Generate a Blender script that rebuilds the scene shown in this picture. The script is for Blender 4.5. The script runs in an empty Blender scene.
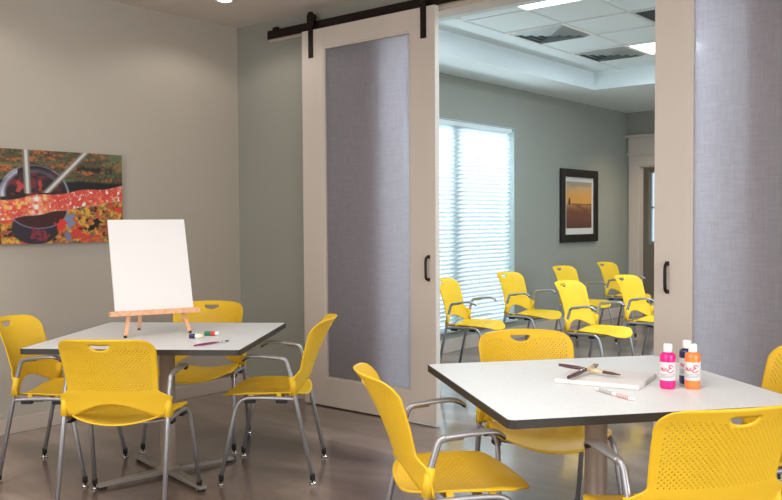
import bpy, bmesh, math, random
import numpy as np
from mathutils import Vector, Matrix

S = bpy.context.scene
COL = S.collection
rad = math.radians

def lin(r, g, b):
    return tuple(((c/255)/12.92 if c/255 <= .04045 else ((c/255+.055)/1.055)**2.4) for c in (r, g, b)) + (1.0,)

# ------------------------------------------------------------------ camera
cd = bpy.data.cameras.new('camera'); cam = bpy.data.objects.new('camera', cd); COL.objects.link(cam)
cd.sensor_width = 36.0; cd.lens = 855.42*36/782; cd.clip_start = .05
yaw, pitch, roll, CH = .6944, -.0346, -.0063, 1.3092
fw = Vector((-math.sin(yaw)*math.cos(pitch), math.cos(yaw)*math.cos(pitch), math.sin(pitch)))
rt = Vector((math.cos(yaw), math.sin(yaw), 0)); up = rt.cross(fw)
r2 = math.cos(roll)*rt + math.sin(roll)*up; u2 = -math.sin(roll)*rt + math.cos(roll)*up
cam.matrix_world = Matrix(((r2.x, u2.x, -fw.x, 0), (r2.y, u2.y, -fw.y, 0), (r2.z, u2.z, -fw.z, CH), (0, 0, 0, 1)))
S.camera = cam

# ------------------------------------------------------------------ view, world, large lights
S.view_settings.view_transform = 'Standard'; S.view_settings.look = 'None'
S.view_settings.gamma = 1.0; S.view_settings.use_curve_mapping = False
S.view_settings.exposure = 0.0
W = bpy.data.worlds.new('world'); S.world = W; W.use_nodes = True
W.node_tree.nodes['Background'].inputs[0].default_value = (.74, .86, 1.0, 1)
W.node_tree.nodes['Background'].inputs[1].default_value = 1.1

def area(name, loc, rot, sx, sy, power, color, spread=180):
    l = bpy.data.lights.new(name, 'AREA'); l.shape = 'RECTANGLE'; l.size = sx; l.size_y = sy
    l.energy = power; l.color = color; l.spread = rad(spread)
    o = bpy.data.objects.new(name, l); o.location = loc; o.rotation_euler = rot; COL.objects.link(o)
    return o
WARM = (1.0, .92, .85); COOL = (.78, .91, 1.0)
YBW = -2.14
# front room: unseen ceiling lamps and window fills, added to brighten the room
for i, (x, y, p) in enumerate([(-1.0, -.7, 30), (-3.4, .2, 44), (.9, 1.3, 26), (-1.4, 1.2, 30)]):
    area('ceiling_area_light', (x, y, 2.775), (0, 0, 0), .56, 1.16, p, WARM)  # added fill lamps at ceiling height, without fixtures
area('added_window_fill', (2.52, 1.6, 1.45), (0, rad(90), 0), 1.9, 2.6, 95, (1.0, .97, .94))  # added soft fill from the right side
area('added_window_fill', (-1.6, YBW, 1.45), (rad(90), 0, 0), 3.7, 1.7, 85, (1.0, .97, .94))  # added fill behind the camera, lights the door wall and doors
area('added_window_fill', (.76, 7.4, 1.4), (0, rad(98), 0), 1.9, 3.7, 75, (.80, .92, 1.0))  # added back room fill, lifts the ceiling and the right door's glass
# recessed downlights close to the left wall
def spot(name, loc, power, color, size=130, blend=.25, soft=.05):
    l = bpy.data.lights.new(name, 'SPOT'); l.energy = power; l.color = color; l.spot_size = rad(size); l.spot_blend = blend
    l.shadow_soft_size = soft
    o = bpy.data.objects.new(name, l); o.location = loc; COL.objects.link(o); return o
CANS = [(-4.60, 3.78), (-4.60, 2.2), (-4.60, .6)]
for (x, y) in CANS: spot('downlight_lamp', (x, y, 2.795), 17, WARM, 150, .35, .12)
# back room: troffers of the tray ceiling, an accent lamp at the far picture, sky light behind the blinds
TZ = 2.93
TX = [-4.03, -3.455, -2.88, -2.305, -1.73, -1.155, -.58, -.005]
TY = [5.22, 5.805, 6.39, 6.975, 7.56, 8.145, 8.73]
LIT = [(1, 0), (1, 4), (3, 0), (5, 0), (5, 3)]
for (i, j) in LIT:
    area('ceiling_area_light', ((TX[i]+TX[i+1])/2, (TY[j]+TY[j+1])/2, TZ-.03), (0, 0, 0), .5, .5, 30, COOL)
spot('accent_lamp', (-4.15, 10.2, 2.72), 75, (1, .80, .48), 120, 1.0)
area('sky_light', (-7.2, 6.5, 3.6), (0, rad(-48), 0), 3.0, 5.0, 520, (.90, .96, 1.0))
area('ground_bounce_fill', (-6.6, 6.5, -.2), (0, rad(180-40), 0), 2.0, 5.0, 900, (.80, .92, 1.0))  # added lamp aimed up through the slats to brighten the ceiling

# ------------------------------------------------------------------ materials
def N(nt, t, **k):
    n = nt.nodes.new(t)
    for a, b in k.items(): setattr(n, a, b)
    return n
def mat(name, color, rough=.5, metal=0, noise=None, bump=None, coat=0, spec=.5, vc=False):
    """noise=(scale, second colour, contrast lo, hi, stretch)  bump=(scale, strength)"""
    m = bpy.data.materials.new(name); m.use_nodes = True; nt = m.node_tree; b = nt.nodes['Principled BSDF']
    b.inputs['Base Color'].default_value = color; b.inputs['Roughness'].default_value = rough
    b.inputs['Metallic'].default_value = metal; b.inputs['Coat Weight'].default_value = coat
    b.inputs['Specular IOR Level'].default_value = spec
    tc = N(nt, 'ShaderNodeTexCoord')
    if vc:
        a = N(nt, 'ShaderNodeVertexColor'); a.layer_name = 'Col'
        nt.links.new(a.outputs[0], b.inputs['Base Color'])
    if noise:
        sc, c2, lo, hi, st = noise
        mp = N(nt, 'ShaderNodeMapping'); mp.inputs['Scale'].default_value = st
        nz = N(nt, 'ShaderNodeTexNoise'); nz.inputs['Scale'].default_value = sc; nz.inputs['Detail'].default_value = 6
        rp = N(nt, 'ShaderNodeValToRGB')
        rp.color_ramp.elements[0].position = lo; rp.color_ramp.elements[0].color = color
        rp.color_ramp.elements[1].position = hi; rp.color_ramp.elements[1].color = c2
        nt.links.new(tc.outputs['Object'], mp.inputs[0]); nt.links.new(mp.outputs[0], nz.inputs[0])
        nt.links.new(nz.outputs[0], rp.inputs[0]); nt.links.new(rp.outputs[0], b.inputs['Base Color'])
    if bump:
        nz = N(nt, 'ShaderNodeTexNoise'); nz.inputs['Scale'].default_value = bump[0]; nz.inputs['Detail'].default_value = 4
        bp = N(nt, 'ShaderNodeBump'); bp.inputs['Strength'].default_value = bump[1]; bp.inputs['Distance'].default_value = .01
        nt.links.new(tc.outputs['Object'], nz.inputs[0]); nt.links.new(nz.outputs[0], bp.inputs['Height'])
        nt.links.new(bp.outputs[0], b.inputs['Normal'])
    return m
def emis(name, color, st):
    m = bpy.data.materials.new(name); m.use_nodes = True; b = m.node_tree.nodes['Principled BSDF']
    b.inputs['Base Color'].default_value = color; b.inputs['Emission Color'].default_value = color
    b.inputs['Emission Strength'].default_value = st
    return m

I1 = (1, 1, 1)
M = dict(
    wall_a=mat('taupe_wall_paint', lin(178, 171, 159), .75, noise=(1.2, lin(174, 167, 155), .3, .7, I1), bump=(220, .06)),
    wall_b=mat('sage_grey_wall_paint', lin(150, 151, 142), .75, noise=(1.2, lin(146, 147, 138), .3, .7, I1), bump=(220, .06)),
    ceil=mat('ceiling_paint', lin(212, 202, 193), .85, bump=(150, .05)),
    soffit=mat('white_soffit_paint', lin(218, 228, 230), .8, bump=(150, .04)),
    tile=mat('acoustic_tile', lin(218, 229, 232), .9, bump=(400, .25)),
    tbar=mat('ceiling_grid_metal', lin(205, 210, 211), .5),
    base=mat('baseboard_paint', lin(186, 174, 162), .5),
    trim=mat('painted_trim', lin(196, 182, 170), .45),
    door=mat('cream_painted_door', lin(203, 194, 185), .42, noise=(6, lin(199, 190, 181), .35, .7, (1, 1, .1))),
    black=mat('black_iron', lin(38, 28, 26), .45, .6),
    yellow=mat('yellow_plastic', lin(244, 202, 52), .46, noise=(3, lin(241, 198, 46), .4, .6, I1), spec=.35),
    metal=mat('silver_painted_steel', lin(166, 168, 173), .36, .7),
    rubber=mat('black_rubber', lin(22, 22, 24), .6),
    steel=mat('glide_steel', lin(190, 190, 190), .25, 1),
    top=mat('light_grey_laminate', lin(224, 227, 228), .38, noise=(160, lin(214, 217, 218), .48, .6, I1)),
    edge=mat('dark_table_edge', lin(46, 43, 41), .5),
    col=mat('taupe_metal_column', lin(150, 136, 124), .4, .2),
    foot=mat('grey_metal_base', lin(150, 144, 138), .38, .4),
    white=mat('white_plastic', lin(238, 238, 236), .4),
    canvas=mat('primed_canvas', lin(222, 221, 221), .8, bump=(500, .12)),
    wood=mat('beech_wood', lin(226, 176, 140), .5, noise=(9, lin(205, 150, 112), .35, .7, (6, .6, 6))),
    brown=mat('dark_lacquer', lin(72, 22, 26), .25, coat=.6),
    purple=mat('magenta_lacquer', lin(128, 22, 80), .25, coat=.6),
    bristle=mat('brown_bristle', lin(92, 66, 46), .8),
    bristle2=mat('taupe_bristle', lin(150, 136, 116), .8, bump=(300, .4)),
    brass=mat('pale_ferrule', lin(226, 204, 160), .35, .3),
    chrome=mat('chrome', lin(205, 205, 208), .2, 1),
    pink=mat('magenta_paint', lin(224, 12, 130), .3, coat=.4),
    orange=mat('orange_paint', lin(250, 130, 60), .3, coat=.4),
    navy=mat('navy_paint', lin(26, 26, 84), .3, coat=.4),
    teal=mat('green_paint', lin(20, 120, 80), .4),
    red=mat('red_paint', lin(215, 50, 45), .4),
    cream=mat('cream_plastic', lin(236, 222, 180), .4),
    print_=mat('printed_surface', (1, 1, 1, 1), .35, vc=True),
    print_m=mat('printed_paper', (1, 1, 1, 1), .6, vc=True),
    frame=mat('black_frame_lacquer', lin(26, 20, 20), .3),
    matb=mat('white_mat_board', lin(225, 222, 216), .8),
    cantrim=mat('white_light_trim', lin(235, 230, 222), .4),
    lamp=emis('lamp_glow', (1, .9, .8, 1), 6), tro=emis('troffer_glow', (.9, .96, 1, 1), 3),
    winf=mat('window_frame_white', lin(190, 206, 206), .4),
    ground=mat('pale_ground', lin(150, 155, 145), .9),
    slate=mat('pale_vent', lin(214, 222, 224), .3, .4),
    bark=mat('dark_grey_steel', lin(90, 96, 100), .4, .6),
)

def floor_mat():
    m = bpy.data.materials.new('stained_concrete'); m.use_nodes = True; nt = m.node_tree; b = nt.nodes['Principled BSDF']
    L = nt.links.new
    tc = N(nt, 'ShaderNodeTexCoord')
    n1 = N(nt, 'ShaderNodeTexNoise'); n1.inputs['Scale'].default_value = .9; n1.inputs['Detail'].default_value = 8; n1.inputs['Distortion'].default_value = 1.2
    n2 = N(nt, 'ShaderNodeTexNoise'); n2.inputs['Scale'].default_value = 5; n2.inputs['Detail'].default_value = 8
    mp_ = N(nt, 'ShaderNodeMapping'); mp_.inputs['Scale'].default_value = (.55, 1.5, 1); mp_.inputs['Rotation'].default_value = (0, 0, .5); L(tc.outputs['Object'], mp_.inputs[0]); L(mp_.outputs[0], n1.inputs[0]); L(tc.outputs['Object'], n2.inputs[0])
    r1 = N(nt, 'ShaderNodeValToRGB')
    e = r1.color_ramp.elements
    e[0].position = .3; e[0].color = lin(78, 62, 56); e[1].position = .72; e[1].color = lin(168, 149, 138)
    x = e.new(.5); x.color = lin(118, 99, 89)
    L(n1.outputs[0], r1.inputs[0])
    r2 = N(nt, 'ShaderNodeValToRGB'); r2.color_ramp.elements[0].position = .3; r2.color_ramp.elements[0].color = (.72, .72, .74, 1)
    r2.color_ramp.elements[1].position = .65; r2.color_ramp.elements[1].color = (1.08, 1.06, 1.05, 1)
    L(n2.outputs[0], r2.inputs[0])
    mx = N(nt, 'ShaderNodeMix', data_type='RGBA', blend_type='MULTIPLY'); mx.inputs[0].default_value = .8
    L(r1.outputs[0], mx.inputs[6]); L(r2.outputs[0], mx.inputs[7])
    # saw-cut joints, one every few metres
    br = N(nt, 'ShaderNodeTexBrick'); br.offset = 0; br.inputs['Scale'].default_value = 1
    br.inputs['Brick Width'].default_value = 3.1; br.inputs['Row Height'].default_value = 3.1; br.inputs['Mortar Size'].default_value = .003
    br.inputs['Color1'].default_value = br.inputs['Color2'].default_value = (1, 1, 1, 1); br.inputs['Mortar'].default_value = (.72, .70, .69, 1)
    L(tc.outputs['Object'], br.inputs[0])
    m2 = N(nt, 'ShaderNodeMix', data_type='RGBA', blend_type='MULTIPLY'); m2.inputs[0].default_value = 1
    L(mx.outputs[2], m2.inputs[6]); L(br.outputs[0], m2.inputs[7]); L(m2.outputs[2], b.inputs['Base Color'])
    rr = N(nt, 'ShaderNodeMapRange'); rr.inputs[3].default_value = .26; rr.inputs[4].default_value = .40
    L(n2.outputs[0], rr.inputs[0]); L(rr.outputs[0], b.inputs['Roughness'])
    b.inputs['Coat Weight'].default_value = 1.0; b.inputs['Coat Roughness'].default_value = .11
    return m
M['floor'] = floor_mat()
# the moulded plastic of the chairs lets a little light through
_nt = M['yellow'].node_tree; _p = _nt.nodes['Principled BSDF']; _o = _nt.nodes['Material Output']
_t = N(_nt, 'ShaderNodeBsdfTranslucent'); _t.inputs[0].default_value = lin(250, 205, 40)
_x = N(_nt, 'ShaderNodeMixShader'); _x.inputs[0].default_value = .14
_nt.links.new(_p.outputs[0], _x.inputs[1]); _nt.links.new(_t.outputs[0], _x.inputs[2]); _nt.links.new(_x.outputs[0], _o.inputs[0])

def frosted():
    m = bpy.data.materials.new('fibre_frosted_glass'); m.use_nodes = True; nt = m.node_tree; L = nt.links.new
    nt.nodes.remove(nt.nodes['Principled BSDF']); out = nt.nodes['Material Output']
    tc = N(nt, 'ShaderNodeTexCoord')
    def fib(sx, sy, sz, s):
        mp = N(nt, 'ShaderNodeMapping'); mp.inputs['Scale'].default_value = (sx, sy, sz)
        nz = N(nt, 'ShaderNodeTexNoise'); nz.inputs['Scale'].default_value = s; nz.inputs['Detail'].default_value = 6; nz.inputs['Roughness'].default_value = .7
        L(tc.outputs['Object'], mp.inputs[0]); L(mp.outputs[0], nz.inputs[0]); return nz
    a = fib(1, 1, 9, 9); b = fib(9, 1, 1, 9)
    ad = N(nt, 'ShaderNodeMath', operation='ADD'); L(a.outputs[0], ad.inputs[0]); L(b.outputs[0], ad.inputs[1])
    rp = N(nt, 'ShaderNodeValToRGB'); rp.color_ramp.elements[0].position = .35; rp.color_ramp.elements[0].color = lin(190, 187, 194)
    rp.color_ramp.elements[1].position = .7; rp.color_ramp.elements[1].color = lin(226, 224, 231)
    hf = N(nt, 'ShaderNodeMath', operation='MULTIPLY'); hf.inputs[1].default_value = .5; L(ad.outputs[0], hf.inputs[0]); L(hf.outputs[0], rp.inputs[0])
    df = N(nt, 'ShaderNodeBsdfDiffuse'); tl = N(nt, 'ShaderNodeBsdfTranslucent'); rf = N(nt, 'ShaderNodeBsdfRefraction')
    L(rp.outputs[0], df.inputs[0]); L(rp.outputs[0], tl.inputs[0])
    rf.inputs['Color'].default_value = (.88, .88, .92, 1); rf.inputs['Roughness'].default_value = .28; rf.inputs['IOR'].default_value = 1.15
    m1 = N(nt, 'ShaderNodeMixShader'); m1.inputs[0].default_value = .66; L(df.outputs[0], m1.inputs[1]); L(tl.outputs[0], m1.inputs[2])
    m2 = N(nt, 'ShaderNodeMixShader'); m2.inputs[0].default_value = .28; L(m1.outputs[0], m2.inputs[1]); L(rf.outputs[0], m2.inputs[2])
    gl = N(nt, 'ShaderNodeBsdfGlossy'); gl.inputs['Roughness'].default_value = .35
    m3 = N(nt, 'ShaderNodeMixShader'); m3.inputs[0].default_value = .015; L(m2.outputs[0], m3.inputs[1]); L(gl.outputs[0], m3.inputs[2])
    L(m3.outputs[0], out.inputs[0])
    return m
M['frost'] = frosted()
def slat_mat():
    m = bpy.data.materials.new('white_blind_slat'); m.use_nodes = True; nt = m.node_tree; L = nt.links.new
    nt.nodes.remove(nt.nodes['Principled BSDF']); out = nt.nodes['Material Output']
    df = N(nt, 'ShaderNodeBsdfDiffuse'); tl = N(nt, 'ShaderNodeBsdfTranslucent')
    df.inputs[0].default_value = lin(238, 242, 242); tl.inputs[0].default_value = lin(225, 238, 242)
    mx = N(nt, 'ShaderNodeMixShader'); mx.inputs[0].default_value = .35; L(df.outputs[0], mx.inputs[1]); L(tl.outputs[0], mx.inputs[2]); L(mx.outputs[0], out.inputs[0])
    return m
M['slat'] = slat_mat()
def glass_mat():
    m = bpy.data.materials.new('clear_glass'); m.use_nodes = True; nt = m.node_tree; L = nt.links.new
    nt.nodes.remove(nt.nodes['Principled BSDF']); out = nt.nodes['Material Output']
    tr = N(nt, 'ShaderNodeBsdfTransparent'); gl = N(nt, 'ShaderNodeBsdfGlossy'); gl.inputs['Roughness'].default_value = .02
    mx = N(nt, 'ShaderNodeMixShader'); mx.inputs[0].default_value = .06; L(tr.outputs[0], mx.inputs[1]); L(gl.outputs[0], mx.inputs[2]); L(mx.outputs[0], out.inputs[0])
    return m
M['glass'] = glass_mat()

# ------------------------------------------------------------------ mesh helpers
def obj(name, bm, m, parent=None, smooth=False, kind=None, bevel=0):
    me = bpy.data.meshes.new(name)
    if smooth:
        for f in bm.faces: f.smooth = True
    bm.to_mesh(me); bm.free()
    ms = m if isinstance(m, (list, tuple)) else [m]
    for x in ms: me.materials.append(M[x])
    o = bpy.data.objects.new(name, me); COL.objects.link(o)
    if parent: o.parent = parent
    if kind: o['kind'] = kind
    if bevel:
        b = o.modifiers.new('bevel', 'BEVEL'); b.width = bevel; b.segments = 3; b.limit_method = 'ANGLE'
        for p in me.polygons: p.use_smooth = True
        w = o.modifiers.new('wn', 'WEIGHTED_NORMAL')
    return o
def tag(o, label, cat, group=None):
    o['label'] = label; o['category'] = cat
    if group: o['group'] = group
    return o
def empty(name, loc, rz, label, cat, group=None):
    o = bpy.data.objects.new(name, None); o.location = loc; o.rotation_euler = (0, 0, rz); o.empty_display_size = .1
    COL.objects.link(o); return tag(o, label, cat, group)
def box(bm, a, b, mi=0):
    x0, y0, z0 = a; x1, y1, z1 = b
    vs = [bm.verts.new(p) for p in ((x0, y0, z0), (x1, y0, z0), (x1, y1, z0), (x0, y1, z0), (x0, y0, z1), (x1, y0, z1), (x1, y1, z1), (x0, y1, z1))]
    for q in ((0, 3, 2, 1), (4, 5, 6, 7), (0, 1, 5, 4), (1, 2, 6, 5), (2, 3, 7, 6), (3, 0, 4, 7)):
        f = bm.faces.new([vs[i] for i in q]); f.material_index = mi
    return vs
def boxes(*bs):
    bm = bmesh.new()
    for a, b in bs: box(bm, a, b)
    return bm
def spline(pts, n=6):
    P = [Vector(p) for p in pts]; out = []
    for i in range(len(P)-1):
        p0 = P[max(i-1, 0)]; p1 = P[i]; p2 = P[i+1]; p3 = P[min(i+2, len(P)-1)]
        for k in range(n):
            t = k/n
            out.append(.5*((2*p1)+(-p0+p2)*t+(2*p0-5*p1+4*p2-p3)*t*t+(-p0+3*p1-3*p2+p3)*t**3))
    out.append(P[-1]); return out
def tube(bm, pts, r, seg=12, rr=None, flat=None, mi=0):
    """sweep a circle (or an ellipse, flat=(w,h) factors along) through pts"""
    P = [Vector(p) for p in pts]; rings = []
    prev = None
    for i, p in enumerate(P):
        t = (P[min(i+1, len(P)-1)]-P[max(i-1, 0)]).normalized()
        if prev is None:
            ref = Vector((1, 0, 0)) if abs(t.x) < .9 else Vector((0, 1, 0))
            a = (ref - t*ref.dot(t)).normalized()
        else:
            a = (prev - t*prev.dot(t)).normalized()
        prev = a; b = t.cross(a)
        ri = rr[i] if rr else r
        wa, wb = flat[i] if flat else (ri, ri)
        rings.append([bm.verts.new(p + a*wa*math.cos(2*math.pi*k/seg) + b*wb*math.sin(2*math.pi*k/seg)) for k in range(seg)])
    for i in range(len(rings)-1):
        for k in range(seg):
            f = bm.faces.new((rings[i][k], rings[i][(k+1) % seg], rings[i+1][(k+1) % seg], rings[i+1][k])); f.material_index = mi; f.smooth = True
    for ring, rev in ((rings[0], True), (rings[-1], False)):
        f = bm.faces.new(ring[::-1] if rev else ring); f.material_index = mi
def lathe(bm, prof, seg=24, c=(0, 0, 0), mi=0):
    rings = [[bm.verts.new((c[0]+r*math.cos(2*math.pi*k/seg), c[1]+r*math.sin(2*math.pi*k/seg), c[2]+z)) for k in range(seg)] for r, z in prof]
    for i in range(len(rings)-1):
        for k in range(seg):
            f = bm.faces.new((rings[i][k], rings[i][(k+1) % seg], rings[i+1][(k+1) % seg], rings[i+1][k])); f.material_index = mi; f.smooth = True
    f = bm.faces.new(rings[0][::-1]); f.material_index = mi
    f = bm.faces.new(rings[-1]); f.material_index = mi
def st(name, bm, m, parent=None, bevel=0): return obj(name, bm, m, parent, kind=None if parent else 'structure', bevel=bevel)

# ------------------------------------------------------------------ the shell
XL, XR, YB, YW = -5.195, 2.6, -2.2, 4.387        # front room
YW2, YF, X2, X2R = 4.537, 10.95, -4.966, .8      # back room
HC, HS, HO = 2.8086, 2.738, 2.638                 # ceilings, head of the opening
OX0, OX1 = -3.67, -1.365
st('floor', boxes(((-5.6, YB-.1, -.1), (XR+.1, 14.5, 0))), 'floor')
st('ceiling', boxes(((XL-.1, YB-.1, HC), (XR+.1, YW2, HC+.1))), 'ceil')
st('wall_left', boxes(((XL-.12, YB-.1, 0), (XL, YW2, HC))), 'wall_a')
# door wall with the opening; front and back faces share the paint
st('wall_back', boxes(((XL, YW, 0), (OX0, YW2, HC)), ((OX1, YW, 0), (XR+.1, YW2, HC)), ((OX0, YW, HO), (OX1, YW2, HC))), 'wall_b')
st('wall_front', boxes(((XL, YB-.12, 0), (-3.6, YB, HC)), ((.4, YB-.12, 0), (XR+.1, YB, HC)), ((-3.6, YB-.12, 0), (.4, YB, .5)), ((-3.6, YB-.12, 2.4), (.4, YB, HC))), 'wall_a')
# right wall with an added, unseen window for the front room's fill light
st('wall_right', boxes(((XR, YB, 0), (XR+.12, .2, HC)), ((XR, 3.0, 0), (XR+.12, YW, HC)), ((XR, .2, 0), (XR+.12, 3.0, .45)), ((XR, .2, 2.45), (XR+.12, 3.0, HC))), 'wall_a')
w = st('added_window_3', boxes(((XR+.03, .2, .45), (XR+.09, .26, 2.45)), ((XR+.03, 2.94, .45), (XR+.09, 3.0, 2.45)), ((XR+.03, .26, .45), (XR+.09, 2.94, .51)),
       ((XR+.03, .26, 2.39), (XR+.09, 2.94, 2.45)), ((XR+.03, 1.57, .51), (XR+.09, 1.63, 2.39))), 'winf')
obj('pane', boxes(((XR+.055, .26, .51), (XR+.06, 2.94, 2.39))), 'glass', w)
# back room
WY0, WY1, WZ0, WZ1 = 4.95, 8.076, .20, 2.304
st('wall_far_left', boxes(((X2-.14, YW2, 0), (X2, WY0, HS)), ((X2-.14, WY1, 0), (X2, YF+.12, HS)), ((X2-.14, WY0, 0), (X2, WY1, WZ0)), ((X2-.14, WY0, WZ1), (X2, WY1, HS))), 'wall_b')
DX0, DX1, DZ = -4.80, -3.85, 2.02
st('wall_far', boxes(((X2, YF, 0), (DX0, YF+.12, HS)), ((DX1, YF, 0), (X2R+.12, YF+.12, HS)), ((DX0, YF, DZ), (DX1, YF+.12, HS))), 'wall_b')
st('wall_far_right', boxes(((X2R, YW2, 0), (X2R+.12, 5.4, HS)), ((X2R, 9.4, 0), (X2R+.12, YF, HS)), ((X2R, 5.4, 0), (X2R+.12, 9.4, .3)), ((X2R, 5.4, 2.4), (X2R+.12, 9.4, HS))), 'wall_b')
w = st('added_window_2', boxes(((X2R+.03, 5.4, .3), (X2R+.09, 5.46, 2.4)), ((X2R+.03, 9.34, .3), (X2R+.09, 9.4, 2.4)), ((X2R+.03, 5.46, .3), (X2R+.09, 9.34, .36)), ((X2R+.03, 5.46, 2.34), (X2R+.09, 9.34, 2.4)), ((X2R+.03, 7.37, .36), (X2R+.09, 7.43, 2.34))), 'winf')  # unseen window, added to go with the back room fill
obj('pane', boxes(((X2R+.055, 5.46, .36), (X2R+.06, 9.34, 2.34))), 'glass', w)
w = st('added_window_4', boxes(((-3.6, YB-.09, .5), (-3.54, YB-.03, 2.4)), ((.34, YB-.09, .5), (.4, YB-.03, 2.4)), ((-3.54, YB-.09, .5), (.34, YB-.03, .56)), ((-3.54, YB-.09, 2.34), (.34, YB-.03, 2.4)), ((-1.63, YB-.09, .56), (-1.57, YB-.03, 2.34))), 'winf')  # unseen window behind the camera, added for the fill there
obj('pane', boxes(((-3.54, YB-.065, .56), (.34, YB-.06, 2.34))), 'glass', w)
# soffit ring, tray faces and tray ceiling
TX0, TX1, TY0, TY1 = -4.36, .2, 5.0, 8.76
st('ceiling_soffit', boxes(((X2, YW2, HS), (TX0, YF+.12, HS+.04)), ((TX1, YW2, HS), (X2R+.12, YF+.12, HS+.04)), ((TX0, YW2, HS), (TX1, TY0, HS+.04)), ((TX0, TY1, HS), (TX1, YF+.12, HS+.04)),
   ((TX0-.04, TY0-.04, HS+.04), (TX0, TY1+.04, TZ)), ((TX1, TY0-.04, HS+.04), (TX1+.04, TY1+.04, TZ)), ((TX0, TY0-.04, HS+.04), (TX1, TY0, TZ)), ((TX0, TY1, HS+.04), (TX1, TY1+.04, TZ))), 'soffit')
st('ceiling_tray', boxes(((TX0-.05, TY0-.05, TZ), (TX1+.05, TY1+.05, TZ+.05))), 'tile')
bm = bmesh.new()
for x in TX: box(bm, (x-.011, TY0, TZ-.006), (x+.011, TY1, TZ+.001))
for y in TY[:-1]: box(bm, (TX[0], y-.011, TZ-.0055), (TX1, y+.011, TZ+.001))
st('trim_4', bm, 'tbar')
# corridor beyond the far door
st('wall_corridor', boxes(((-6.5, YF+.12, 0), (-6.4, 13.6, 2.6)), ((-6.4, YF+.12, 0), (X2-.14, YF+.2, 2.6)), ((-6.4, 13.5, 0), (-5.74, 13.6, 2.6)), ((-4.9, 13.5, 0), (-2.3, 13.6, 2.6)), ((-5.74, 13.5, 0), (-4.9, 13.6, .9)), ((-5.74, 13.5, 2.1), (-4.9, 13.6, 2.6)), ((-2.3, YF+.12, 0), (-2.2, 13.5, 2.6))), 'wall_a')
st('ceiling_corridor', boxes(((-6.5, YF+.12, 2.6), (-2.2, 13.6, 2.65))), 'soffit')
st('floor_corridor', boxes(((-6.6, YF+.12, -.1), (-5.6, 14.5, 0))), 'floor')
st('window_5', boxes(((-5.74, 13.53, .9), (-5.70, 13.58, 2.1)), ((-4.94, 13.53, .9), (-4.9, 13.58, 2.1)), ((-5.70, 13.53, .9), (-4.94, 13.58, .94)), ((-5.70, 13.53, 2.06), (-4.94, 13.58, 2.1)), ((-5.70, 13.53, 1.48), (-4.94, 13.58, 1.51))), 'winf')
area('corridor_light', (-4.0, 12.3, 2.57), (0, 0, 0), .6, .6, 22, (1, .9, .75))
# baseboards
st('baseboard_left', boxes(((XL, YB, 0), (XL+.014, YW, .098))), 'base', bevel=.004)
st('baseboard_back', boxes(((XL+.014, YW-.014, 0), (OX0-.14, YW, .098)), ((OX1+.1, YW-.014, 0), (XR, YW, .098))), 'base', bevel=.004)
st('baseboard_far_left', boxes(((X2, YW2, 0), (X2+.016, YF, .13))), 'trim', bevel=.004)
st('baseboard_far', boxes(((DX1+.14, YF-.016, 0), (X2R, YF, .13))), 'trim', bevel=.004)
# casing around the opening (seen through the frosted glass) and the header board behind the rail
st('trim_1', boxes(((OX0-.14, YW-.018, 0), (OX0, YW, HO)), ((OX1, YW-.018, 0), (OX1+.10, YW, HO)), ((OX0-.001, YW, 0), (OX0+.012, YW2, HO)), ((OX1-.012, YW, 0), (OX1+.001, YW2, HO)),
   ((OX0, YW, HO-.012), (OX1, YW2, HO))), 'trim')
st('trim_2', boxes(((-4.805, YW-.022, HO), (.62, YW, 2.715))), 'trim', bevel=.003)
# far door casing with cap
d = st('door_3', boxes(((DX0-.125, YF-.02, 0), (DX0, YF, DZ)), ((DX1, YF-.02, 0), (DX1+.125, YF, DZ)), ((DX0-.125, YF-.02, DZ), (DX1+.125, YF, 2.155))), 'trim')
obj('door_head', boxes(((DX0-.13, YF-.025, 2.19), (DX1+.13, YF, 2.395)), ((DX0-.15, YF-.045, 2.155), (DX1+.15, YF, 2.19)), ((DX0-.165, YF-.06, 2.395), (DX1+.165, YF, 2.43))), 'trim', d)
obj('door_jamb', boxes(((DX0, YF, 0), (DX0+.02, YF+.12, DZ)), ((DX1-.02, YF, 0), (DX1, YF+.12, DZ)), ((DX0+.02, YF, DZ-.02), (DX1-.02, YF+.12, DZ))), 'trim', d)
# window and blind
w = st('window_1', boxes(((X2-.13, WY0, WZ0), (X2-.075, WY0+.06, WZ1)), ((X2-.13, WY1-.06, WZ0), (X2-.075, WY1, WZ1)), ((X2-.13, WY0+.06, WZ0), (X2-.075, WY1-.06, WZ0+.06)),
   ((X2-.13, WY0+.06, WZ1-.06), (X2-.075, WY1-.06, WZ1)), ((X2-.13, 6.98, WZ0+.06), (X2-.075, 7.10, WZ1-.06)), ((X2-.13, 5.98, WZ0+.06), (X2-.075, 6.04, WZ1-.06))), 'winf')
obj('pane', boxes(((X2-.105, WY0+.06, WZ0+.06), (X2-.10, WY1-.06, WZ1-.06))), 'glass', w)
obj('window_reveal', boxes(((X2-.13, WY1-.006, WZ0), (X2+.004, WY1, WZ1)), ((X2-.13, WY0, WZ1-.006), (X2+.004, WY1, WZ1)), ((X2-.13, WY0, WZ0), (X2+.03, WY1+.03, WZ0+.02))), 'winf', w)
bl = empty('window_blind', (X2-.03, (WY0+WY1)/2, WZ1-.03), 0, 'white horizontal slatted blind lowered over the bright window of the back room', 'blind')
def child(o, parent):   # parent while keeping world coordinates used for the mesh
    o.parent = parent; o.location = -Vector(parent.location); return o
child(obj('head_rail', boxes(((X2-.055, WY0+.02, WZ1-.055), (X2-.008, WY1-.03, WZ1-.01))), 'slat'), bl)
bm = bmesh.new(); ns = 47; z0, z1 = WZ0+.05, WZ1-.075
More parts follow.
